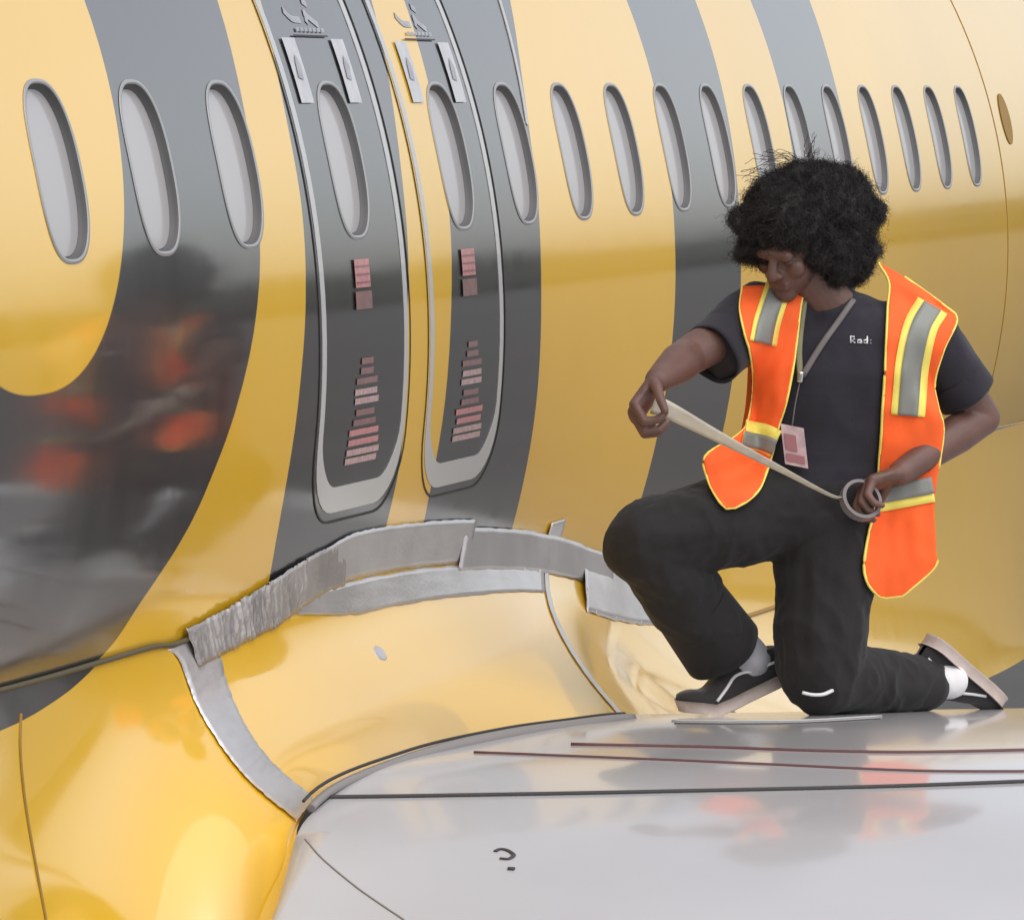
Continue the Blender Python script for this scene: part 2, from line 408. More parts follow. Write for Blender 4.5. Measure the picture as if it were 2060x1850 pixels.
# ---- wing: swept profile, upper surface given as (chord position, height)
SW = 0.5
P_ROOT = [(7.6, -1.50), (5.0, -1.72), (2.5, -1.80), (.7, -1.70), (.12, -1.52), (-.02, -1.34), (-.01, -1.18), (.07, -1.08), (.17, -1.01), (.36, -.93), (.585, -.876), (1.0, -.834), (1.5, -.836), (2.0, -.853), (2.6, -.895), (3.1, -.945), (4.0, -1.07), (5.2, -1.22), (6.5, -1.38), (7.6, -1.47)]
P_OUT = [(7.6, -1.50), (5.0, -1.70), (2.5, -1.78), (.6, -1.72), (-.3, -1.52), (-.58, -1.32), (-.57, -1.17), (-.44, -1.065), (-.245, -.992), (.1, -.915), (.45, -.868), (1.0, -.834), (1.5, -.836), (2.0, -.853), (2.6, -.895), (3.1, -.945), (4.0, -1.07), (5.2, -1.22), (6.5, -1.38), (7.6, -1.47)]
D_ROOT = cr([(a, b, 0) for a, b in P_ROOT], 6); D_OUT = cr([(a, b, 0) for a, b in P_OUT], 6)
def wing_profile(x):
    t = smoothstep((x-2.2)/1.1)
    return [a.lerp(b, t) for a, b in zip(D_ROOT, D_OUT)]
I0 = 6*5
def wing_z(x, y):
    c = y-SW*(x-2.25); pr = wing_profile(x)[I0:]
    for a, b in zip(pr, pr[1:]):
        if a.x <= c <= b.x: return a.y+(b.y-a.y)*(c-a.x)/(b.x-a.x+1e-9)
    return pr[0].y if c < pr[0].x else pr[-1].y
def wing_section(x):
    k_ = 1-.76*max(0, min(1, (x-4.0)/12.5)); dz = .09*max(0, x-4.0)
    out = []
    for q in wing_profile(x):
        c = -.58+(q.x+.58)*k_; z = -1.1+(q.y+1.1)*k_+dz
        xe = max(x, 2.245+.06*smoothstep((.62-q.x)/.5)-.6*smoothstep((q.x-1.0)/2.0))
        out.append(Vector((xe, c+SW*(xe-2.25), z)))
    return out
xs = [1.6+.06*i for i in range(41)]+[4.3, 4.8, 5.6, 6.6, 8, 10, 12, 14, 16, 16.5]
wing = link('wing', grid('wing', [wing_section(x) for x in xs]), MAT['wing'], plane)
wme = wing.data
bm = bmesh.new(); bm.from_mesh(wme); bmesh.ops.recalc_face_normals(bm, faces=bm.faces)
up_ok = sum(1 for f in bm.faces if f.calc_center_median().z > -1.0 and f.normal.z > 0) > sum(1 for f in bm.faces if f.calc_center_median().z > -1.0 and f.normal.z < 0)
if not up_ok: bmesh.ops.reverse_faces(bm, faces=bm.faces)
bm.to_mesh(wme); bm.free(); wme.polygons.foreach_set('use_smooth', [True]*len(wme.polygons))
def on_wing(pts, off=0.0, n=8):
    return [Vector((p.x, p.y, wing_z(p.x, p.y)+off)) for p in cr([(a, b, 0) for a, b in pts], n)]
link('slat_gap', tube('slat_gap', on_wing([(2.221, 0.721), (2.479, 0.835), (2.863, 1.001), (3.247, 1.184), (3.590, 1.389)], .002), .0055), MAT['seam'], wing)
link('panel_line', tube('panel_line', on_wing([(2.367, 1.367), (2.661, 1.362), (2.987, 1.379), (3.307, 1.410), (3.570, 1.500)], .001), .0040), MAT['seam_red'], wing)
link('panel_line', tube('panel_line', on_wing([(2.521, 1.593), (2.819, 1.619), (3.043, 1.619), (3.255, 1.662), (3.516, 1.798)], .001), .0050), MAT['seam_red'], wing)
link('slat_end_gap', tube('slat_end_gap', on_wing([(2.280, 0.459), (2.341, 0.387), (2.428, 0.309), (2.496, 0.255), (2.564, 0.202)], .0005), .0022), MAT['seal'], wing)
# hand-painted grey hook mark and dot on the slat
link('stencil_mark', tube('stencil_mark', on_wing([(2.661, 0.499), (2.668, 0.513), (2.684, 0.509), (2.702, 0.489), (2.699, 0.467), (2.681, 0.466)], .001, 4), .005, flat=.5), MAT['print_dark'], wing)
link('stencil_dot', tube('stencil_dot', on_wing([(2.711, 0.419), (2.724, 0.419)], .001, 3), .0065, flat=.6), MAT['print_dark'], wing)
link('walkway_edge', tube('walkway_edge', on_wing([(2.560, 2.340), (2.705, 2.335), (2.867, 2.405), (2.991, 2.631)], .002), .0028, flat=.8), MAT['silver'], wing)
link('walkway_gap', tube('walkway_gap', on_wing([(2.594, 2.229), (2.730, 2.230), (2.890, 2.304), (3.015, 2.501)], .0), .003), MAT['seam'], wing)


# ---- wing-to-body fairing: ribs from the fuselage joint (upper end) to the wing (lower end)
def cx_(z, e=.006): return math.sqrt(R_FUS**2-z*z)+e
RIBS = [
    [(cx_(-.53, .004), -5, -.53), (cx_(-.8, .01), -5, -.8), (cx_(-1.1, .01), -5, -1.1), (cx_(-1.4, .01), -5, -1.4), (cx_(-1.7, .01), -5, -1.7)],
    [(cx_(-.53), -2.2, -.53), (1.85, -2.2, -.8), (1.76, -2.2, -1.1), (1.65, -2.2, -1.4), (1.4, -2.2, -1.75)],
    [(1.902, -.9, -.54), (1.905, -.9, -.76), (1.92, -.9, -.98), (1.91, -.9, -1.3), (1.8, -.9, -1.7)],
    [(1.902, -.1, -.55), (1.915, -.1, -.76), (1.962, -.1, -.98), (2.01, -.1, -1.3), (1.98, -.1, -1.7)],
    [(1.902, .28, -.55), (1.925, .27, -.73), (1.99, .25, -.92), (2.10, .2, -1.13), (2.26, .1, -1.4)],
    [(1.902, .6, -.55), (1.935, .6, -.69), (2.03, .56, -.82), (2.16, .46, -.93), (2.315, .26, -1.04)],
    [(1.902, .83, -.555), (1.925, .83, -.66), (1.982, .80, -.74), (2.08, .70, -.81), (2.235, .60, -.868)],
    [(1.917, 1.4, -.50), (1.930, 1.4, -.62), (1.985, 1.37, -.72), (2.09, 1.30, -.80), (2.26, 1.235, -.842)],
    [(1.920, 2.05, -.487), (1.932, 2.0, -.61), (1.99, 1.95, -.72), (2.12, 1.83, -.80), (2.33, 1.74, -.848)],
    [(1.907, 2.95, -.535), (1.94, 2.85, -.65), (2.03, 2.66, -.75), (2.18, 2.38, -.82), (2.38, 2.12, -.868)],
    [(1.883, 3.72, -.615), (1.95, 3.48, -.69), (2.08, 3.2, -.77), (2.24, 2.86, -.83), (2.42, 2.48, -.892)],
    [(1.844, 4.43, -.72), (1.90, 4.25, -.80), (2.00, 4.0, -.87), (2.15, 3.68, -.935), (2.36, 3.3, -.99)],
    [(1.806, 5.3, -.82), (1.825, 5.2, -.93), (1.885, 5.05, -1.03), (1.99, 4.85, -1.12), (2.19, 4.6, -1.18)],
    [(1.845, 6.95, -.73), (1.855, 6.95, -.92), (1.885, 6.9, -1.10), (1.94, 6.85, -1.27), (2.03, 6.8, -1.41)],
    [(1.868, 9, -.67), (1.875, 9, -.88), (1.895, 9, -1.09), (1.93, 9, -1.29), (1.985, 9, -1.49)],
    [(1.868, 11, -.67), (1.872, 11, -.88), (1.885, 11, -1.09), (1.91, 11, -1.3), (1.95, 11, -1.52)],
    [(cx_(-.75), 17, -.75), (cx_(-.9), 17, -.9), (cx_(-1.1), 17, -1.1), (cx_(-1.3), 17, -1.3), (cx_(-1.5), 17, -1.5)],
]
RV = [cr(r_, 8) for r_ in RIBS]                       # 33 points down each rib
COLS = [cr([rib[j] for rib in RV], 10) for j in range(33)]
FROWS = [[COLS[j][i] for j in range(33)] for i in range(len(COLS[0]))]
for _ in range(60):                                    # fair the surface: no ripples between the ribs
    new = [list(r_) for r_ in FROWS]
    for i in range(1, len(FROWS)-1):
        for j in range(1, 32):
            new[i][j] = FROWS[i][j]*.4+(FROWS[i-1][j]+FROWS[i+1][j])*.22+(FROWS[i][j-1]+FROWS[i][j+1])*.08
        new[i][32] = FROWS[i][32]*.7+(FROWS[i-1][32]+FROWS[i+1][32])*.15 if not 58 <= i <= 104 else FROWS[i][32]
    FROWS = new
def fair(u, v):
    """u in rib units, v 0..1 from the fuselage joint to the wing"""
    i = max(0, min(len(FROWS)-2, u*10)); i0 = int(i); ti = i-i0; j = max(0, min(31.999, v*32)); j0 = int(j); tj = j-j0
    a = FROWS[i0][j0].lerp(FROWS[i0][j0+1], tj); b = FROWS[i0+1][j0].lerp(FROWS[i0+1][j0+1], tj)
    return a.lerp(b, ti)
def fair_n(u, v):
    a = fair(u+.05, v)-fair(u-.05, v); b = fair(u, min(1, v+.03))-fair(u, max(0, v-.03)); n = b.cross(a).normalized()
    return n if n.x > 0 or n.z > .3 else -n
fg = grid('wing_root_fairing', FROWS)
bm = bmesh.new(); bm.from_mesh(fg)
if sum(f.normal.x for f in bm.faces) < 0: bmesh.ops.reverse_faces(bm, faces=bm.faces)
bm.to_mesh(fg); bm.free(); fg.polygons.foreach_set('use_smooth', [True]*len(fg.polygons))
fairing = link('wing_root_fairing', fg, PAINT, plane)
# joint line between fuselage and fairing (shows ahead of the tape and between the kneeling worker's legs)
link('fairing_joint', tube('fairing_joint', [fair(u/10, 0)+Vector((.004, 0, .004)) for u in range(5, 66)], .007, flat=.8), MAT['seam_olive'], plane)  # forward joint step; its shade is put into the olive colour
link('fairing_joint', tube('fairing_joint', [fair(u/10, 0)+Vector((.004, 0, .004)) for u in range(100, 118)], .006, flat=.8), MAT['seam_yel'], plane)
link('panel_joint', tube('panel_joint', [fair(3.0, v/16)+fair_n(3.0, v/16)*.001 for v in range(1, 17)], .0035), MAT['seam_yel'], fairing)
link('panel_joint', tube('panel_joint', [fair(12.0+i*.1, .36)+Vector((.003, 0, 0)) for i in range(0, 12)], .007), MAT['seam_yel'], fairing)
link('panel_joint', tube('panel_joint', [fair(12.1, v/16)+fair_n(12.1, v/16)*.001 for v in range(2, 16)], .006), MAT['seal'], fairing)
# rubber seal along the wing junction
seal_path = [fair(6.0+i*.1, .985)+Vector((.012, 0, .006)) for i in range(0, 41)]
link('wing_root_seal', tube('wing_root_seal', seal_path, [.010+.007*smoothstep(i/18) for i in range(41)], flat=.9), MAT['seal'], fairing)
link('seal_edge', tube('seal_edge', [p+Vector((-.016, 0, .014)) for p in seal_path], .0035), MAT['seam'], fairing)
aft = [fair(10.0+i*.1, .99)+Vector((.012, 0, .004)) for i in range(0, 30)]
link('wing_root_seal', tube('wing_root_seal', aft, .008, flat=.8), MAT['seal'], fairing)
# drain fitting on the fillet panel
def dome(name, c, n, r_, h, mat, parent, seg=18):
    n = n.normalized(); a = n.cross(Vector((0, 1, 0))).normalized(); b = n.cross(a); rows = []
    for k_ in range(5):
        t = k_/4*math.pi/2
        rows.append([c+n*(h*math.sin(t))+(a*math.cos(q)*.8+b*math.sin(q)*1.3)*r_*max(.02, math.cos(t)) for q in [2*math.pi*i/seg for i in range(seg)]])
    return link(name, grid(name, rows, closed=True), mat, parent)
ff = fair(7.95, .42)
dome('drain_fitting', ff, fair_n(7.95, .42), .026, .0035, MAT['tape'], fairing)


# ------------------------------------------------------------------ silver tape
TAPE_GROUP = 'silver tape strips around the fairing panel'
def tape(name, label, path, mat, crinkle=.002, thick=.0007, torn=.004, cat='tape', group=TAPE_GROUP, fade=False):
    """path: list of (left point, right point, normal); builds a crinkled ribbon with torn edges"""
    rows = []; K = 8
    for i, (a, b, n) in enumerate(path):
        r_ = []
        for j in range(K+1):
            t = j/K
            e = torn*(noise.noise(Vector((i*.55, j*3.1, len(label)*1.7))))
            p = a.lerp(b, t)
            if j in (0, K): p = p+(b-a).normalized()*e*1.5
            d = crinkle*(1-.85*smoothstep((i/len(path)-.45)/.5) if fade else 1)*(abs(noise.noise(p*30+Vector((0, 0, 5))))*1.4+1.5*abs(noise.noise(Vector((p.y*48+p.z*14, p.z*9, 2)))))
            r_.append(p+n*(.0022+d))
        rows.append(r_)
    me = grid(name, rows, solid=thick)
    o = link(name, me, mat); tag(o, label, cat, group)
    return o
def joint_pts(u, up_w, down_v, lift=0.0):
    p0 = fair(u, 0); ph = math.atan2(p0.z, p0.x)
    a = fp(p0.y, ph+(up_w+lift)/R_FUS, .004); b = fair(u, down_v)
    n = (Vector((math.cos(ph), 0, math.sin(ph)))+fair_n(u, .1)).normalized()
    return a, b, n
us = lambda a, b, n: [a+(b-a)*i/n for i in range(n+1)]
tape('silver_tape_strip', 'darkest, most crinkled silver tape strip along the fuselage joint, below the first exit', [joint_pts(u, .03+.03*smoothstep((u-6.6)/1.0), .14-.06*smoothstep((u-6.8)/.8)) for u in us(5.92, 7.7, 170)], MAT['tape_dark'], .0065, torn=.003, fade=True)
tape('silver_tape_strip', 'smooth grey tape strip over charcoal paint, square-cut under the second exit', [joint_pts(u, .05+.025*smoothstep((u-7.3)/.5), .06) for u in us(7.3, 8.95, 60)], MAT['tape'], .0012, torn=.002)
tape('silver_tape_strip', 'pale sky-reflecting tape strip along the top of the bulging yellow panel', [(fair(u, .07), fair(u, .12+.10*smoothstep((u-7)/.9)), fair_n(u, .15)) for u in us(7.05, 9.95, 50)], MAT['tape'], .001, torn=.003)
tape('silver_tape_strip', 'grey tape strip sloping down aft towards the kneeling knee', [joint_pts(u, .055, .10) for u in us(8.85, 11.1, 40)], MAT['tape'], .0018, torn=.003)
tape('silver_tape_strip', 'ragged tape end hanging on the fairing behind the raised shin', [joint_pts(u, .02, .30) for u in us(10.6, 12.1, 30)], MAT['tape'], .002, torn=.006)
def across(u, v, hw):
    p = fair(u, v); a = fair(u-.2, v); b = fair(u+.2, v); d = (b-a); d.normalize()
    return p-d*hw, p+d*hw, fair_n(u, v)
tape('silver_tape_strip', 'long curved tape strip running from the fuselage joint down to the wing nose', [across(6.0, v, .12-.05*v) for v in us(-.0, 1.0, 90)], MAT['tape'], 0.0015, torn=.003)
tape('silver_tape_strip', 'narrow pale tape line down the aft edge of the yellow panel', [across(10.0+.0*v, v, .022) for v in us(.05, .98, 40)], MAT['tape'], .001, torn=.002)
p0 = fair(9.9, 0); ph = math.atan2(p0.z, p0.x)
tape('silver_tape_tab', 'small upright tape tab sticking up from the joint aft of the second exit', [(fp(3.66, ph+s/R_FUS, .004), fp(3.80, ph+s/R_FUS, .004), Vector((1, 0, 0))) for s in us(-.01, .085, 8)], MAT['tape'], .001)


# ------------------------------------------------------------------ kneeling worker (local: X right, Y away, Z up)
person = tag(empty('person', (2.779, 2.799, -0.890), YAW), 'person in orange safety vest and black trousers kneeling on the wing, stretching out tape', 'person')
V3 = lambda t: Vector(t)
def ring_pts(c, ax1, ax2, r_, n): return [c+ax1*math.cos(2*math.pi*i/n)*r_+ax2*math.sin(2*math.pi*i/n)*r_ for i in range(n)]
def basis(d):
    d = d.normalized(); a = d.cross(Vector((0, 0, 1)) if abs(d.z) < .9 else Vector((1, 0, 0))).normalized(); return a, d.cross(a)
def cap(bm, p1, r1, p2, r2, e1=True, e2=True, n=20, sx=1.0, axis=None):
    """tapered limb; e1/e2 True = rounded end, False = flat cut; sx widens along axis"""
    p1, p2 = Vector(p1), Vector(p2); d = (p2-p1).normalized()
    if axis is not None:
        a = (Vector(axis)-d*d.dot(Vector(axis))).normalized(); b = d.cross(a)
    else: a, b = basis(d)
    rows = []
    if e1: rows += [(p1-d*r1*math.cos(t), r1*math.sin(t)) for t in [math.pi/2*k_/4 for k_ in range(4)]]
    L = (p2-p1).length; K = 10
    rows += [(p1.lerp(p2, k_/K), r1+(r2-r1)*k_/K) for k_ in range(K+1)]
    if e2: rows += [(p2+d*r2*math.sin(t), r2*math.cos(t)) for t in [math.pi/2*k_/4 for k_ in range(1, 5)]]
    vs = []
    for c, r_ in rows:
        r_ = max(r_, 1e-4); vs.append([bm.verts.new(c+a*math.cos(2*math.pi*i/n)*r_*sx+b*math.sin(2*math.pi*i/n)*r_) for i in range(n)])
    for q, w_ in zip(vs, vs[1:]):
        for i in range(n): bm.faces.new((q[i], q[(i+1) % n], w_[(i+1) % n], w_[i]))
    bm.faces.new(list(reversed(vs[0]))); bm.faces.new(vs[-1])
def ell(bm, c, rad, rot=None):
    m = Matrix.Translation(Vector(c)) @ (rot.to_4x4() if rot is not None else Matrix.Identity(4)) @ Matrix.Diagonal((*rad, 1))
    bmesh.ops.create_uvsphere(bm, u_segments=24, v_segments=16, radius=1, matrix=m)
def solid(name, bm, voxel, it, mat, parent, folds=(), sm=.5):
    bmesh.ops.recalc_face_normals(bm, faces=bm.faces)
    me = bpy.data.meshes.new('tmp'); bm.to_mesh(me); bm.free()
    o = bpy.data.objects.new('tmp', me); col.objects.link(o)
    r_ = o.modifiers.new('r', 'REMESH'); r_.mode = 'VOXEL'; r_.voxel_size = voxel
    s_ = o.modifiers.new('s', 'SMOOTH'); s_.iterations = it; s_.factor = sm
    dg = bpy.context.evaluated_depsgraph_get(); out = bpy.data.meshes.new_from_object(o.evaluated_get(dg)); out.name = name
    bpy.data.objects.remove(o)
    if folds:
        cos = [v.co.copy() for v in out.vertices]; nos = [v.normal.copy() for v in out.vertices]
        for v, c, n in zip(out.vertices, cos, nos):
            d = 0
            for amp, (sx, sy, sz), seed in folds:
                q = Vector((c.x*sx+seed, c.y*sy, c.z*sz)); q += .35*Vector((noise.noise(c*9), noise.noise(c*9+Vector((7, 0, 0))), 0))
                h = noise.noise(q); d += amp*(.5-2*abs(h))
            v.co = c+n*d
    out.polygons.foreach_set('use_smooth', [True]*len(out.polygons))
    return link(name, out, mat, parent)

# joints
SH_R, EL_R, WR_R = V3((-0.130, -0.020, 0.945)), V3((-0.299, -0.200, 0.857)), V3((-0.374, -0.380, 0.811))
SH_L, EL_L, WR_L = V3((0.276, 0.020, 0.890)), V3((0.409, 0.090, 0.702)), V3((0.204, -0.100, 0.581))
NECK, HEAD = V3((0.046, -0.020, 0.961)), V3((-0.055, -0.100, 1.113))
HIP_R, KN_R, AN_R = V3((-0.078, -0.030, 0.492)), V3((-0.398, -0.170, 0.422)), V3((-0.147, 0.020, 0.133))
HIP_L, KN_L, AN_L = V3((0.061, 0.010, 0.496)), V3((0.021, -0.070, 0.102)), V3((0.338, 0.220, 0.052))
FACE = Vector((-.50, -.72, -.48)).normalized()
HSIDE = FACE.cross(Vector((.12, 0, 1))).normalized(); HUP = HSIDE.cross(FACE).normalized()
HR = Matrix((HSIDE, FACE, HUP)).transposed()          # local: x side, y face forward, z up
def hp(a, b, c): return HEAD+HSIDE*a+FACE*b+HUP*c

# ---- body: one continuous skin surface
bm = bmesh.new()
ell(bm, hp(0, -.012, .03), (.074, .094, .092), HR)
ell(bm, hp(0, .02, -.035), (.060, .070, .075), HR)
cap(bm, hp(0, .045, -.06), .042, hp(0, .058, -.088), .030)            # jaw and chin
cap(bm, hp(-.032, .078, .022), .016, hp(.032, .078, .022), .016)      # brow
cap(bm, hp(0, .088, .012), .010, hp(0, .106, -.022), .014)            # nose
ell(bm, hp(-.013, .096, -.026), (.010, .011, .009), HR); ell(bm, hp(.013, .096, -.026), (.010, .011, .009), HR)
cap(bm, hp(-.020, .084, -.053), .0075, hp(.020, .084, -.053), .0075); cap(bm, hp(-.018, .082, -.064), .0085, hp(.018, .082, -.064), .0085)
for s in (-1, 1):
    ell(bm, hp(s*.036, .060, -.020), (.026, .022, .026), HR)          # cheeks
    ell(bm, hp(s*.079, -.012, -.008), (.010, .020, .032), HR)         # ears
cap(bm, hp(0, -.02, -.06), .056, NECK, .062); cap(bm, NECK, .060, V3((0.060, 0.000, 0.894)), .075)
cap(bm, V3((0.057, 0.000, 0.856)), .095, V3((0.000, -0.000, 0.544)), .095)
for a, b, c in ((SH_R, EL_R, WR_R), (SH_L, EL_L, WR_L)):
    cap(bm, V3((0.062, 0.000, 0.891)), .06, a, .058); cap(bm, a, .058, b, .046); m_ = b.lerp(c, .3); cap(bm, b, .045, m_, .047); cap(bm, m_, .047, c, .030)
for a, b, c in ((HIP_R, KN_R, AN_R), (HIP_L, KN_L, AN_L)):
    cap(bm, V3((-0.006, -0.000, 0.544)), .09, a, .085); cap(bm, a, .085, b, .058); cap(bm, b, .055, c, .036)
def hand(bm, wr, d, pn, curls, thumb, spread=.0185, sc=1.0, flip=1):
    d = d.normalized(); pn = (pn-d*pn.dot(d)).normalized(); sd_ = d.cross(pn)*flip
    kn = []
    for k_, o in enumerate((-1.5, -.5, .5, 1.5)):
        b = wr+d*(.088-.006*abs(o-.3))*sc+sd_*o*spread*sc-pn*.004
        cap(bm, wr+d*.012+sd_*o*.010, .017*sc, b, .0125*sc, n=12); kn.append(b)
        L = (.043, .026, .021); f_ = (.86, 1.0, 1.06, .96)[k_]; p_ = b; an = 0
        for s_, (l, cu) in enumerate(zip(L, curls)):
            an += cu; q = p_+(d*math.cos(an)+pn*math.sin(an)+sd_*o*.04)*l*f_*sc
            cap(bm, p_, (.0102, .0090, .0082)[s_]*sc, q, (.0090, .0082, .0070)[s_]*sc, n=12); p_ = q
    ell(bm, wr+d*.045*sc-pn*.001, (.040*sc, .016*sc, .046*sc), Matrix((sd_, pn, d)).transposed())
    p_ = wr+d*.022*sc+sd_*.026*sc+pn*.006
    for l, r1, v in ((.042, .0135, thumb[0]), (.030, .0108, thumb[1]), (.024, .0095, thumb[2])):
        q = p_+(d*v[0]+sd_*v[1]+pn*v[2]).normalized()*l*sc; cap(bm, p_, r1*sc, q, r1*.84*sc, n=12); p_ = q
    return kn
HD_R = V3((-0.416, -0.420, 0.748)); HD_L = V3((0.097, -0.150, 0.542))
hand(bm, WR_R, HD_R-WR_R, Vector((.9, -.25, -.35)), (.95, 1.25, .7), ((.6, .8, .5), (.8, .3, .7), (.7, -.1, .8)), flip=1, sc=1.22)
hand(bm, WR_L, HD_L-WR_L, Vector((-.15, -.45, -.9)), (.75, 1.0, .7), ((.5, .8, .5), (.8, .3, .6), (.8, 0, .6)), flip=-1, sc=1.12)
body = solid('body', bm, .0034, 5, MAT['skin'], person)
for s in (-1, 1):
    e = bmesh.new(); ell(e, hp(s*.030, .074, .004), (.0125, .010, .007), HR); me = bpy.data.meshes.new('eye'); e.to_mesh(me); e.free()
    link('eye', me, MAT['eye'], person)

# ---- hair: lumpy afro with loose curls
bm = bmesh.new()
for c, r_ in (((-0.014, -0.030, 1.180), .124), ((-0.081, -0.080, 1.184), .088), ((0.053, -0.000, 1.207), .084), ((0.081, 0.000, 1.154), .070), ((0.056, 0.020, 1.094), .085), ((-0.121, -0.100, 1.155), .066), ((-0.137, -0.100, 1.105), .046), ((-0.008, -0.020, 1.239), .070), ((0.027, 0.060, 1.176), .115), ((0.103, 0.020, 1.100), .050), ((-0.072, -0.140, 1.168), .078), ((0.065, -0.000, 1.249), .046), ((-0.171, -0.100, 1.167), .030), ((0.048, -0.050, 1.122), .062), ((0.014, -0.080, 1.150), .055), ((0.020, -0.120, 1.114), .056), ((0.039, -0.070, 1.067), .048), ((0.131, -0.000, 1.190), .032)):
    ell(bm, c, (r_, r_, r_*.96))
hair = solid('hair', bm, .008, 3, MAT['hair'], person, folds=((.018, (11, 11, 11), 3), (.010, (26, 26, 26), 9)))
def curls(me, n):
    V = []; F = []; P = list(me.polygons); k0 = len(P); rnd = random.Random(3)
    for i in range(n):
        f = P[rnd.randrange(k0)]; c = f.center; nn = f.normal.normalized()
        a, b = basis(nn); d = (nn+a*rnd.uniform(-.8, .8)+b*rnd.uniform(-.8, .8)).normalized(); a, b = basis(d)
        Ln = rnd.uniform(.008, .025)*(1.9 if rnd.random() < .05 else 1); rr = rnd.uniform(.003, .010); tw = rnd.uniform(6, 13); ph_ = rnd.uniform(0, 6.3); th = rnd.uniform(.0005, .0009)
        K = 6; b0 = len(V)
        for k_ in range(K+1):
            t = k_/K; p_ = c-nn*.004+d*Ln*t+a*rr*math.sin(tw*t+ph_)+b*rr*math.cos(tw*t+ph_)
            for m_ in range(3):
                an = 2.094*m_; V.append(p_+(a*math.cos(an)+b*math.sin(an))*th*(1-.6*t))
        for k_ in range(K):
            for m_ in range(3):
                q = b0+k_*3; F.append((q+m_, q+(m_+1) % 3, q+3+(m_+1) % 3, q+3+m_))
    return mesh('curls', V, F)
link('curls', curls(hair.data, 20000), MAT['hair'], hair)
fl = []
for pts in ((((-0.028, -0.050, 1.297)), ((-0.082, -0.060, 1.318)), ((-0.135, -0.070, 1.310)), ((-0.161, -0.070, 1.296))), (((-0.015, -0.030, 1.311)), ((-0.008, -0.030, 1.338)), ((0.006, -0.030, 1.365))), (((-0.087, -0.060, 1.273)), ((-0.135, -0.070, 1.278)), ((-0.180, -0.080, 1.258)))):
    for k_ in range(16):
        off = Vector((random.uniform(-.022, .022), random.uniform(-.02, .02), random.uniform(-.016, .016)))
        fl.append([Vector(p_)+off*(.4+i*.5)+Vector((0, 0, random.uniform(-.004, .004))) for i, p_ in enumerate(pts)])
for f in fl:
    g_ = cr(f, 6); g_ = g_[:max(5, int(len(g_)*random.uniform(.35, 1.0)))]
    g_ = [p_+Vector((.003*math.sin(i*1.3+len(g_)), .003*math.cos(i*1.1), .004*math.sin(i*.9+f[0].x*900))) for i, p_ in enumerate(g_)]
    link('flyaway_curl', tube('flyaway_curl', g_, .0006, seg=4), MAT['hair'], hair)

# ---- shirt
bm = bmesh.new()
chain = [(V3((-0.003, 0.000, 0.508)), .165, .118), (V3((0.008, -0.000, 0.604)), .160, .112), (V3((0.029, -0.000, 0.700)), .172, .118), (V3((0.054, 0.000, 0.814)), .198, .126), (V3((0.067, 0.000, 0.889)), .200, .110), (V3((0.067, -0.000, 0.927)), .165, .092)]
for (c1, a1, d1), (c2, a2, d2) in zip(chain, chain[1:]):
    for k_ in range(5):
        t = k_/5; ell(bm, c1.lerp(c2, t), (a1+(a2-a1)*t, d1+(d2-d1)*t, .06))
cap(bm, SH_R, .076, SH_L, .076); cap(bm, NECK+Vector((.01, .02, -.02)), .075, SH_L+Vector((-.06, 0, .0)), .066); cap(bm, NECK+Vector((0, .02, -.02)), .075, SH_R+Vector((.05, 0, 0)), .066)
CU_R = V3((-0.231, -0.140, 0.868)); CU_L = V3((0.362, 0.060, 0.773))
cap(bm, SH_R, .080, CU_R+(CU_R-SH_R)*.05, .072, e2=False); cap(bm, SH_L, .080, CU_L+(CU_L-SH_L)*.06, .070, e2=False)
cap(bm, NECK+Vector((.0, .012, -.045)), .082, NECK+Vector((-.018, -.004, .018)), .071, e2=False)
shirt = solid('shirt', bm, .0075, 4, MAT['shirt'], person, folds=((.007, (7, 7, 3.2), 1), (.0045, (14, 14, 7), 5)))
# ---- trousers
bm = bmesh.new()
ell(bm, (-0.005, -0.000, 0.514), (.175, .128, .10)); ell(bm, (-0.007, 0.000, 0.460), (.165, .135, .09))
cap(bm, HIP_R+Vector((.02, 0, 0)), .118, KN_R, .094, sx=1.0); cap(bm, KN_R, .094, V3((-0.217, 0.000, 0.171)), .092, e2=False)
cap(bm, HIP_L+Vector((-.01, 0, 0)), .128, V3((0.023, -0.060, 0.202)), .112); cap(bm, V3((0.023, -0.060, 0.202)), .112, KN_L, .098)
cap(bm, KN_L, .093, V3((0.172, 0.080, 0.073)), .078); cap(bm, V3((0.172, 0.080, 0.073)), .077, V3((0.296, 0.190, 0.052)), .058, e2=False)
trousers = solid('trousers', bm, .0065, 2, MAT['trousers'], person, folds=((.010, (5, 5, 5), 2), (.0065, (11, 11, 9), 8), (.003, (24, 24, 20), 4)))
def hem(name, a, b, r1, r2, mat, parent, n=40):
    a, b = Vector(a), Vector(b); d = (b-a).normalized(); e1, e2 = basis(d); rows = []
    for k_ in range(7):
        t = k_/6
        rows.append([a.lerp(b, t)+(e1*math.cos(q)+e2*math.sin(q))*((r1+(r2-r1)*t)*(1+.03*t*math.sin(3*q+1)+.02*t*math.sin(5*q))) for q in [2*math.pi*i/n for i in range(n)]])
    for k_ in range(3, -1, -1): rows.append([p_-(p_-a.lerp(b, k_/6 + .5*(k_ == 3)*1)).normalized()*.004 for p_ in rows[k_+3]])
    return link(name, grid(name, rows, closed=True), mat, parent)
ca, cb = KN_R, V3((-0.217, 0.000, 0.171))
hem('trouser_hem', ca.lerp(cb, .62), ca.lerp(cb, 1.07), .092, .099, MAT['trousers'], trousers)
ca, cb = V3((0.172, 0.080, 0.073)), V3((0.296, 0.190, 0.052))
hem('trouser_hem', ca.lerp(cb, .35), ca.lerp(cb, 1.06), .072, .063, MAT['trousers'], trousers)
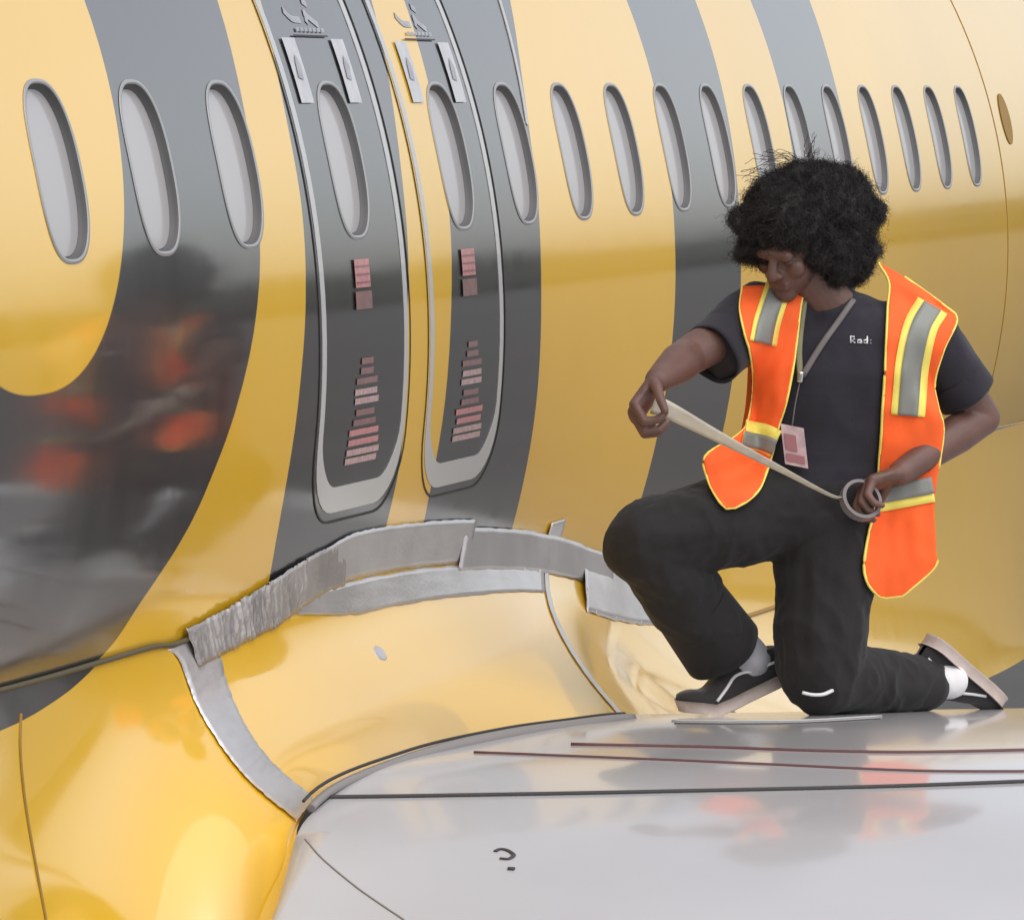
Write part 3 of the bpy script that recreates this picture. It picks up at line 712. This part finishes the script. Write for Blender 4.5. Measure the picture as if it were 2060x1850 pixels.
hem('sleeve_hem', SH_R.lerp(CU_R, .72), SH_R.lerp(CU_R, 1.12), .075, .076, MAT['shirt'], shirt)
hem('sleeve_hem', SH_L.lerp(CU_L, .72), SH_L.lerp(CU_L, 1.14), .073, .074, MAT['shirt'], shirt)
link('knee_patch', tube('knee_patch', cr([V3((-0.025, -0.190, 0.073)), V3((-0.001, -0.190, 0.068)), V3((0.025, -0.180, 0.068)), V3((0.047, -0.160, 0.075))], 4), .006, flat=.7), MAT['white'], trousers)

def bvh_of(*obs):
    V = []; F = []
    for o in obs:
        k_ = len(V); V += [v.co.copy() for v in o.data.vertices]; F += [tuple(k_+i for i in p_.vertices) for p_ in o.data.polygons]
    return BVHTree.FromPolygons(V, F)
# ---- socks and shoes
bm = bmesh.new(); cap(bm, V3((-0.179, -0.000, 0.181)), .046, V3((-0.137, 0.020, 0.126)), .050); solid('sock', bm, .007, 3, MAT['sock'], person, folds=((.002, (20, 20, 40), 4),))
bm = bmesh.new(); cap(bm, V3((0.269, 0.160, 0.055)), .044, V3((0.353, 0.200, 0.059)), .043); solid('sock', bm, .007, 3, MAT['white'], person, folds=((.002, (40, 20, 20), 4),))
def shoe(o, toe, upv, bend):
    toe = toe.normalized(); upv = (upv-toe*upv.dot(toe)).normalized(); sd_ = toe.cross(upv); L = .285; B = .68
    def T(a, s, b):
        x = a*L
        if a > B and bend:
            k_ = (a-B)*L; an = bend*min(1, (a-B)/.10); x = B*L+k_*math.cos(an)+b*math.sin(an)*-0+0; b = b+k_*math.sin(an)
        return o+toe*x+sd_*s+upv*b
    st = [(0, .007), (.025, .024), (.09, .033), (.25, .036), (.42, .038), (.58, .045), (.72, .048), (.84, .044), (.92, .035), (.972, .022), (1.0, .006)]
    top = [.070, .088, .094, .090, .104, .086, .066, .058, .052, .045, .036]
    hw = lambda a: next((h1+(h2-h1)*(a-a1)/(a2-a1)) for (a1, h1), (a2, h2) in zip(st, st[1:]) if a1 <= a <= a2)
    root = empty('shoe', (0, 0, 0), 0, person)
    rows = []
    for (a, h), tp in zip(st, top):
        r_ = []
        for k_ in range(13):
            t = math.pi*k_/12; c, s = math.cos(t), math.sin(t)
            r_.append(T(a, h*math.copysign(abs(c)**.62, c), .022+(tp-.022)*s**.8))
        rows.append(r_)
    rows = [[Vector(p_) for p_ in q] for q in zip(*[cr(list(col_), 4) for col_ in zip(*rows)])]
    me = grid('upper', rows); upo = link('upper', me, MAT['shoe'], root)
    n = 12; V = []; F = []
    ol = [(a, h) for a, h in st]
    loop = [(a, h+.005) for a, h in ol]+[(a, -h-.005) for a, h in reversed(ol)]
    rr = []
    for b, g in ((.0, -.003), (.004, 0), (.024, 0), (.030, -.002), (.030, -.012)):
        rr.append([T(a+(.010 if a > .99 else (-.010 if a < .01 else 0))*(1 if g >= -.003 else .3), s+math.copysign(g, s)*(1 if abs(s)+g > 0 else 0), b) for a, s in loop])
    me = grid('sole', rr, closed=True)
    bm = bmesh.new(); bm.from_mesh(me); bm.verts.ensure_lookup_table(); bm.faces.new([bm.verts[i] for i in reversed(range(len(loop)))]); bmesh.ops.recalc_face_normals(bm, faces=bm.faces); bm.to_mesh(me); bm.free()
    link('sole', me, MAT['sole'], root)
    ub = bvh_of(upo)
    for s in (-1, 1):
        pl = [(.70, .036), (.58, .054), (.48, .070), (.40, .071), (.30, .064), (.15, .062), (.03, .058)]
        pp = []
        for a, b in pl:
            q = T(a, s*.2, b); h = ub.ray_cast(q, -sd_*s, .4); pp.append(h[0]+sd_*s*.002 if h[0] is not None else T(a, s*.03, b))
        link('side_stripe', tube('side_stripe', cr(pp, 5), .0048, flat=.8, upv=upv), MAT['white'], root)
    link('collar', tube('collar', [T(.20+.17*math.cos(t), .030*math.sin(t), .094+.010*math.cos(t)) for t in [2*math.pi*i/20 for i in range(21)]], .008, upv=upv), MAT['shoe'], root)
    return root
hl, bl = V3((-0.044, 0.050, 0.077)), V3((-0.235, -0.010, -0.005))
d = (bl-hl).normalized(); sR = shoe(hl, d, Vector((-d.z, 0, d.x))*(-1 if d.x > 0 else 1) if False else Vector((0, 0, 1)), .44)
h2, t2 = V3((0.307, 0.190, 0.172)), V3((0.492, 0.330, 0.001))
shoe(h2, t2-h2, Vector((-.62, -.30, -.72)), 0.0)

# ---- safety vest: panels laid over shirt and trousers
DV = Vector((.053, 1, -.112)).normalized()
cloth = bvh_of(shirt, trousers)
def drape(rows, ncol, offset, default, front=True, relax=22, nsub=6):
    A = cr([r_[0] for r_ in rows], nsub); B = cr([r_[1] for r_ in rows], nsub); dflt = cr([(v, 0, 0) for v in default], nsub)
    D = DV if front else -DV; G = []; H = []
    for a, b, df in zip(A, B, dflt):
        g = []; h = []
        for j in range(ncol+1):
            p_ = a.lerp(b, j/ncol); q = cloth.ray_cast(p_-D*1.0, D, 2.0)
            lim = q[3]-1.0-offset if q[0] is not None else None
            dd = -df.x if front else df.x
            h.append(lim); g.append([p_, lim if lim is not None and lim < dd else (dd if lim is None else min(dd, lim)) if lim is None else lim])
        G.append(g); H.append(h)
    m, n = len(G), ncol+1
    for _ in range(relax):
        new = [[0]*n for _ in range(m)]
        for i in range(m):
            for j in range(n):
                nb = [G[y_][x_][1] for y_, x_ in ((i-1, j), (i+1, j), (i, j-1), (i, j+1)) if 0 <= y_ < m and 0 <= x_ < n]
                v = .5*G[i][j][1]+.5*sum(nb)/len(nb)
                if H[i][j] is not None: v = min(v, H[i][j])
                new[i][j] = v
        for i in range(m):
            for j in range(n): G[i][j][1] = new[i][j]
    return [[p_+D*t+D*(-1)*.008*(noise.noise(Vector((p_.x*16, p_.z*7, 3)))+.5*noise.noise(Vector((p_.x*30, p_.z*18, 8)))) for p_, t in g] for g in G]
RA = [((-0.165, 0.000, 1.007), (-0.017, 0.000, 1.015)), ((-0.169, 0.000, 0.950), (-0.028, 0.000, 0.960)), ((-0.157, 0.000, 0.888), (-0.036, 0.000, 0.879)), ((-0.145, 0.000, 0.848), (-0.045, -0.000, 0.807)), ((-0.137, -0.000, 0.780), (-0.059, 0.000, 0.735)), ((-0.150, 0.000, 0.689), (-0.077, -0.000, 0.675)), ((-0.176, 0.000, 0.653), (-0.088, 0.000, 0.625)), ((-0.247, 0.000, 0.605), (-0.101, 0.000, 0.577)), ((-0.240, 0.000, 0.549), (-0.119, 0.000, 0.529)), ((-0.215, 0.000, 0.501), (-0.146, 0.000, 0.500)), ((-0.196, 0.000, 0.481), (-0.175, 0.000, 0.483))]
RB = [((0.154, -0.000, 1.071), (0.216, 0.000, 1.038)), ((0.180, 0.000, 1.023), (0.307, 0.000, 0.972)), ((0.177, 0.000, 0.961), (0.340, 0.000, 0.936)), ((0.174, 0.000, 0.880), (0.311, 0.000, 0.867)), ((0.171, 0.000, 0.797), (0.290, -0.000, 0.789)), ((0.167, 0.000, 0.725), (0.298, 0.000, 0.728)), ((0.165, -0.000, 0.665), (0.311, 0.000, 0.678)), ((0.161, 0.000, 0.599), (0.304, 0.000, 0.606)), ((0.159, 0.000, 0.545), (0.296, -0.000, 0.546)), ((0.152, 0.000, 0.488), (0.291, 0.000, 0.513)), ((0.137, 0.000, 0.425), (0.294, 0.000, 0.450)), ((0.127, -0.000, 0.353), (0.297, 0.000, 0.390)), ((0.136, -0.000, 0.311), (0.295, 0.000, 0.352)), ((0.159, 0.000, 0.284), (0.236, -0.000, 0.296)), ((0.179, 0.000, 0.277), (0.218, 0.000, 0.282))]
vest = empty('safety_vest', (0, 0, 0), 0, person)
GA = drape(RA, 20, .014, [.03, .06, .08, .09, .10, .12, .14, .16, .16, .15, .15])
GB = drape(RB, 24, .014, [.0, .03, .04, .06, .07, .07, .07, .06, .06, .06, .07, .08, .08, .08, .08])
pa = link('front_panel', grid('front_panel', GA, solid=.003), MAT['orange'], vest)
pb = link('front_panel', grid('front_panel', GB, solid=.003), MAT['orange'], vest)
RC = [((-0.165, 0.000, 1.003), (0.307, 0.000, 0.969)), ((-0.155, 0.000, 0.926), (0.325, 0.000, 0.905)), ((-0.152, 0.000, 0.830), (0.304, 0.000, 0.833)), ((-0.157, 0.000, 0.735), (0.298, 0.000, 0.728)), ((-0.171, 0.000, 0.651), (0.311, 0.000, 0.666)), ((-0.185, -0.000, 0.579), (0.300, 0.000, 0.582)), ((-0.172, 0.000, 0.507), (0.294, 0.000, 0.510)), ((-0.160, -0.000, 0.447), (0.292, 0.000, 0.438)), ((-0.148, -0.000, 0.399), (0.289, 0.000, 0.378))]
GC = drape(RC, 16, .012, [.03]*9, front=False)
link('back_panel', grid('back_panel', GC, solid=.003), MAT['orange'], vest)
def edge_tube(pts, r_, name='binding'): link(name, tube(name, pts, r_, seg=6), MAT['lime'], vest)
edge_tube([g[-1] for g in GA]+list(reversed(GA[-1][:-1]))+[g[0] for g in reversed(GA[39:])], .0034)
edge_tube([g[0] for g in GA[:40]], .0032)
edge_tube([g[0] for g in GB]+GB[-1][1:]+[g[-1] for g in reversed(GB[69:])], .0036)
edge_tube([g[-1] for g in GB[:45]], .0034)
bA, bB = bvh_of(pa), bvh_of(pb)
def decal_safe(path, wid, mat, tree, lift, name, K=4):
    P = cr(path, 8); rows = []; last = None
    for i, p_ in enumerate(P):
        t = (P[min(i+1, len(P)-1)]-P[max(i-1, 0)]).copy(); t.y = 0; t.normalize(); s = Vector((t.z, 0, -t.x)); r_ = []
        for j in range(K+1):
            q = p_+s*wid*(j/K-.5); h = tree.ray_cast(q-DV, DV, 2.0)
            if h[0] is None:
                nr = tree.find_nearest(p_+DV*(last if last is not None else -.1)); dd = (nr[0]-p_).dot(DV)-lift
            else: dd = h[3]-1.0-lift
            last = dd; r_.append(q+DV*dd)
        rows.append(r_)
    return link(name, grid(name, rows, solid=.0015), mat, vest)
S1 = [(-0.076, -0.000, 1.019), (-0.090, -0.000, 0.974), (-0.105, 0.000, 0.920), (-0.114, 0.000, 0.869)]
decal_safe(S1, .062, MAT['lime'], bA, .004, 'reflective_band'); decal_safe(S1, .040, MAT['reflect'], bA, .0095, 'reflective_strip')
S2_ = [(-0.157, 0.000, 0.661), (-0.120, -0.000, 0.654), (-0.083, -0.000, 0.637)]
decal_safe(S2_, .066, MAT['lime'], bA, .005, 'reflective_band'); decal_safe([(-0.157, 0.000, 0.649), (-0.120, -0.000, 0.642), (-0.085, 0.000, 0.628)], .036, MAT['reflect'], bA, .010, 'reflective_strip')
S3 = [(0.283, 0.000, 0.969), (0.255, 0.000, 0.917), (0.237, 0.000, 0.833), (0.231, 0.000, 0.761), (0.227, 0.000, 0.706)]
decal_safe(S3, .080, MAT['lime'], bB, .004, 'reflective_band'); decal_safe(S3, .046, MAT['reflect'], bB, .0095, 'reflective_strip')
S4 = [(0.160, -0.000, 0.507), (0.222, 0.000, 0.519), (0.289, 0.000, 0.532)]
decal_safe(S4, .056, MAT['lime'], bB, .005, 'reflective_band'); decal_safe([(0.160, 0.000, 0.519), (0.222, 0.000, 0.531), (0.288, 0.000, 0.544)], .040, MAT['reflect'], bB, .010, 'reflective_strip')
# small stitched word on the shirt
sb = bvh_of(shirt)
def stitch(pts):
    out = []
    for p_ in pts:
        h = sb.ray_cast(Vector(p_)-DV, DV, 2.0); out.append(h[0]-DV*.002 if h[0] is not None else Vector(p_))
    link('stitched_mark', tube('stitched_mark', out, .0022, seg=5), MAT['white'], shirt)
stitch([(0.090, -0.000, 0.874), (0.090, 0.000, 0.890), (0.098, 0.000, 0.889), (0.100, 0.000, 0.883), (0.091, 0.000, 0.881), (0.101, 0.000, 0.874)]); stitch([(0.114, 0.000, 0.882), (0.107, 0.000, 0.881), (0.106, 0.000, 0.875), (0.113, 0.000, 0.875), (0.115, -0.000, 0.882), (0.116, 0.000, 0.874)]); stitch([(0.129, 0.000, 0.891), (0.129, -0.000, 0.874), (0.121, 0.000, 0.875), (0.121, -0.000, 0.881), (0.128, 0.000, 0.882)]); stitch([(0.137, 0.000, 0.882), (0.137, 0.000, 0.881)]); stitch([(0.137, -0.000, 0.875), (0.137, -0.000, 0.874)])

# ---- lanyard with badge
lan = tag(empty('lanyard', (2.779, 2.799, -0.890), YAW), 'thin lanyard with clip and small badge card hanging on the navy shirt', 'lanyard')
def on_shirt(pts, lift=.006):
    out = []
    for p_ in cr(pts, 6):
        h = sb.ray_cast(p_-DV, DV, 2.0); out.append(h[0]-DV*lift if h[0] is not None else p_-DV*.12)
    return out
link('strap', tube('strap', on_shirt([(0.097, -0.000, 0.980), (0.062, 0.000, 0.927), (0.021, 0.000, 0.867), (-0.022, -0.000, 0.795)]), .0075, flat=.3, upv=tuple(-DV)), MAT['lanyard'], lan)
link('strap', tube('strap', on_shirt([(-0.019, -0.000, 0.974), (-0.026, 0.000, 0.915), (-0.030, 0.000, 0.855), (-0.027, 0.000, 0.795)]), .0075, flat=.3, upv=tuple(-DV)), MAT['lanyard_olive'], lan)
link('clip', tube('clip', on_shirt([(-0.025, 0.000, 0.805), (-0.028, 0.000, 0.781)], .010), .008), MAT['metal'], lan)
link('cord', tube('cord', on_shirt([(-0.028, 0.000, 0.781), (-0.038, 0.000, 0.730), (-0.045, -0.000, 0.678)], .008), .0018), MAT['lanyard'], lan)
bc = on_shirt([(-0.045, -0.000, 0.678), (-0.047, -0.000, 0.580)], .03)
c0 = bc[0]; ex = Vector((.97, .1, -.2)).normalized(); ez = Vector((.12, -.05, -1)).normalized()
def card(name, x0, x1, z0, z1, lift, mat, parent):
    q = [c0+ex*x+ez*z-DV*lift for x, z in ((x0, z0), (x1, z0), (x1, z1), (x0, z1))]
    return link(name, grid(name, [[q[0], q[1]], [q[3], q[2]]], smooth=False, solid=.002), mat, parent)
bd = card('badge', -.028, .028, 0, .095, .004, MAT['badge'], lan)
card('badge_photo', -.022, .006, .022, .06, .0075, MAT['badge_red'], bd); card('badge_print', -.022, .022, .068, .086, .0075, MAT['badge_red'], bd)

# ---- roll of tape in the near hand, loose end pulled across to the other hand
roll = tag(empty('tape_roll', (2.779, 2.799, -0.890), YAW), 'roll of tape gripped at the hip, its loose strip stretched to the other hand', 'tape roll')
rc = V3((0.108, -0.170, 0.522)); ra = Vector((.35, -.8, .48)).normalized(); a1, b1 = basis(ra)
def annulus(name, r0, r1, h, mat, parent):
    n = 36; rows = []
    for r_, z in ((r0, -h), (r1, -h), (r1, h), (r0, h), (r0, -h)): rows.append([rc+(a1*math.cos(2*math.pi*i/n)+b1*math.sin(2*math.pi*i/n))*r_+ra*z for i in range(n)])
    me = grid(name, rows, closed=True, smooth=False); bm = bmesh.new(); bm.from_mesh(me); bmesh.ops.remove_doubles(bm, verts=bm.verts, dist=1e-5); bmesh.ops.recalc_face_normals(bm, faces=bm.faces); bm.to_mesh(me); bm.free()
    return link(name, me, mat, parent)
annulus('wound_tape', .045, .050, .011, MAT['strip_grey'], roll); annulus('core', .042, .0448, .0115, MAT['strip_grey'], roll)
P0 = [V3((-0.386, -0.440, 0.759)), V3((-0.342, -0.420, 0.741)), V3((-0.223, -0.360, 0.676)), V3((-0.091, -0.270, 0.604)), V3((0.031, -0.200, 0.538)), V3((0.065, -0.185, 0.529))]
wd = [.044, .044, .032, .024, .016, .016]; PP = cr(P0, 8); WW = cr([(w_, 0, 0) for w_ in wd], 8); rows = []
for i, (p_, w_) in enumerate(zip(PP, WW)):
    t = i/(len(PP)-1); tw = .25+1.0*t; s = Vector((.30*math.cos(tw), -.95*math.sin(tw), .95*math.cos(tw))).normalized()
    rows.append([p_+s*w_.x*(j/4-.5) for j in range(5)])
link('loose_strip', grid('loose_strip', rows, solid=.0008), MAT['strip'], roll)
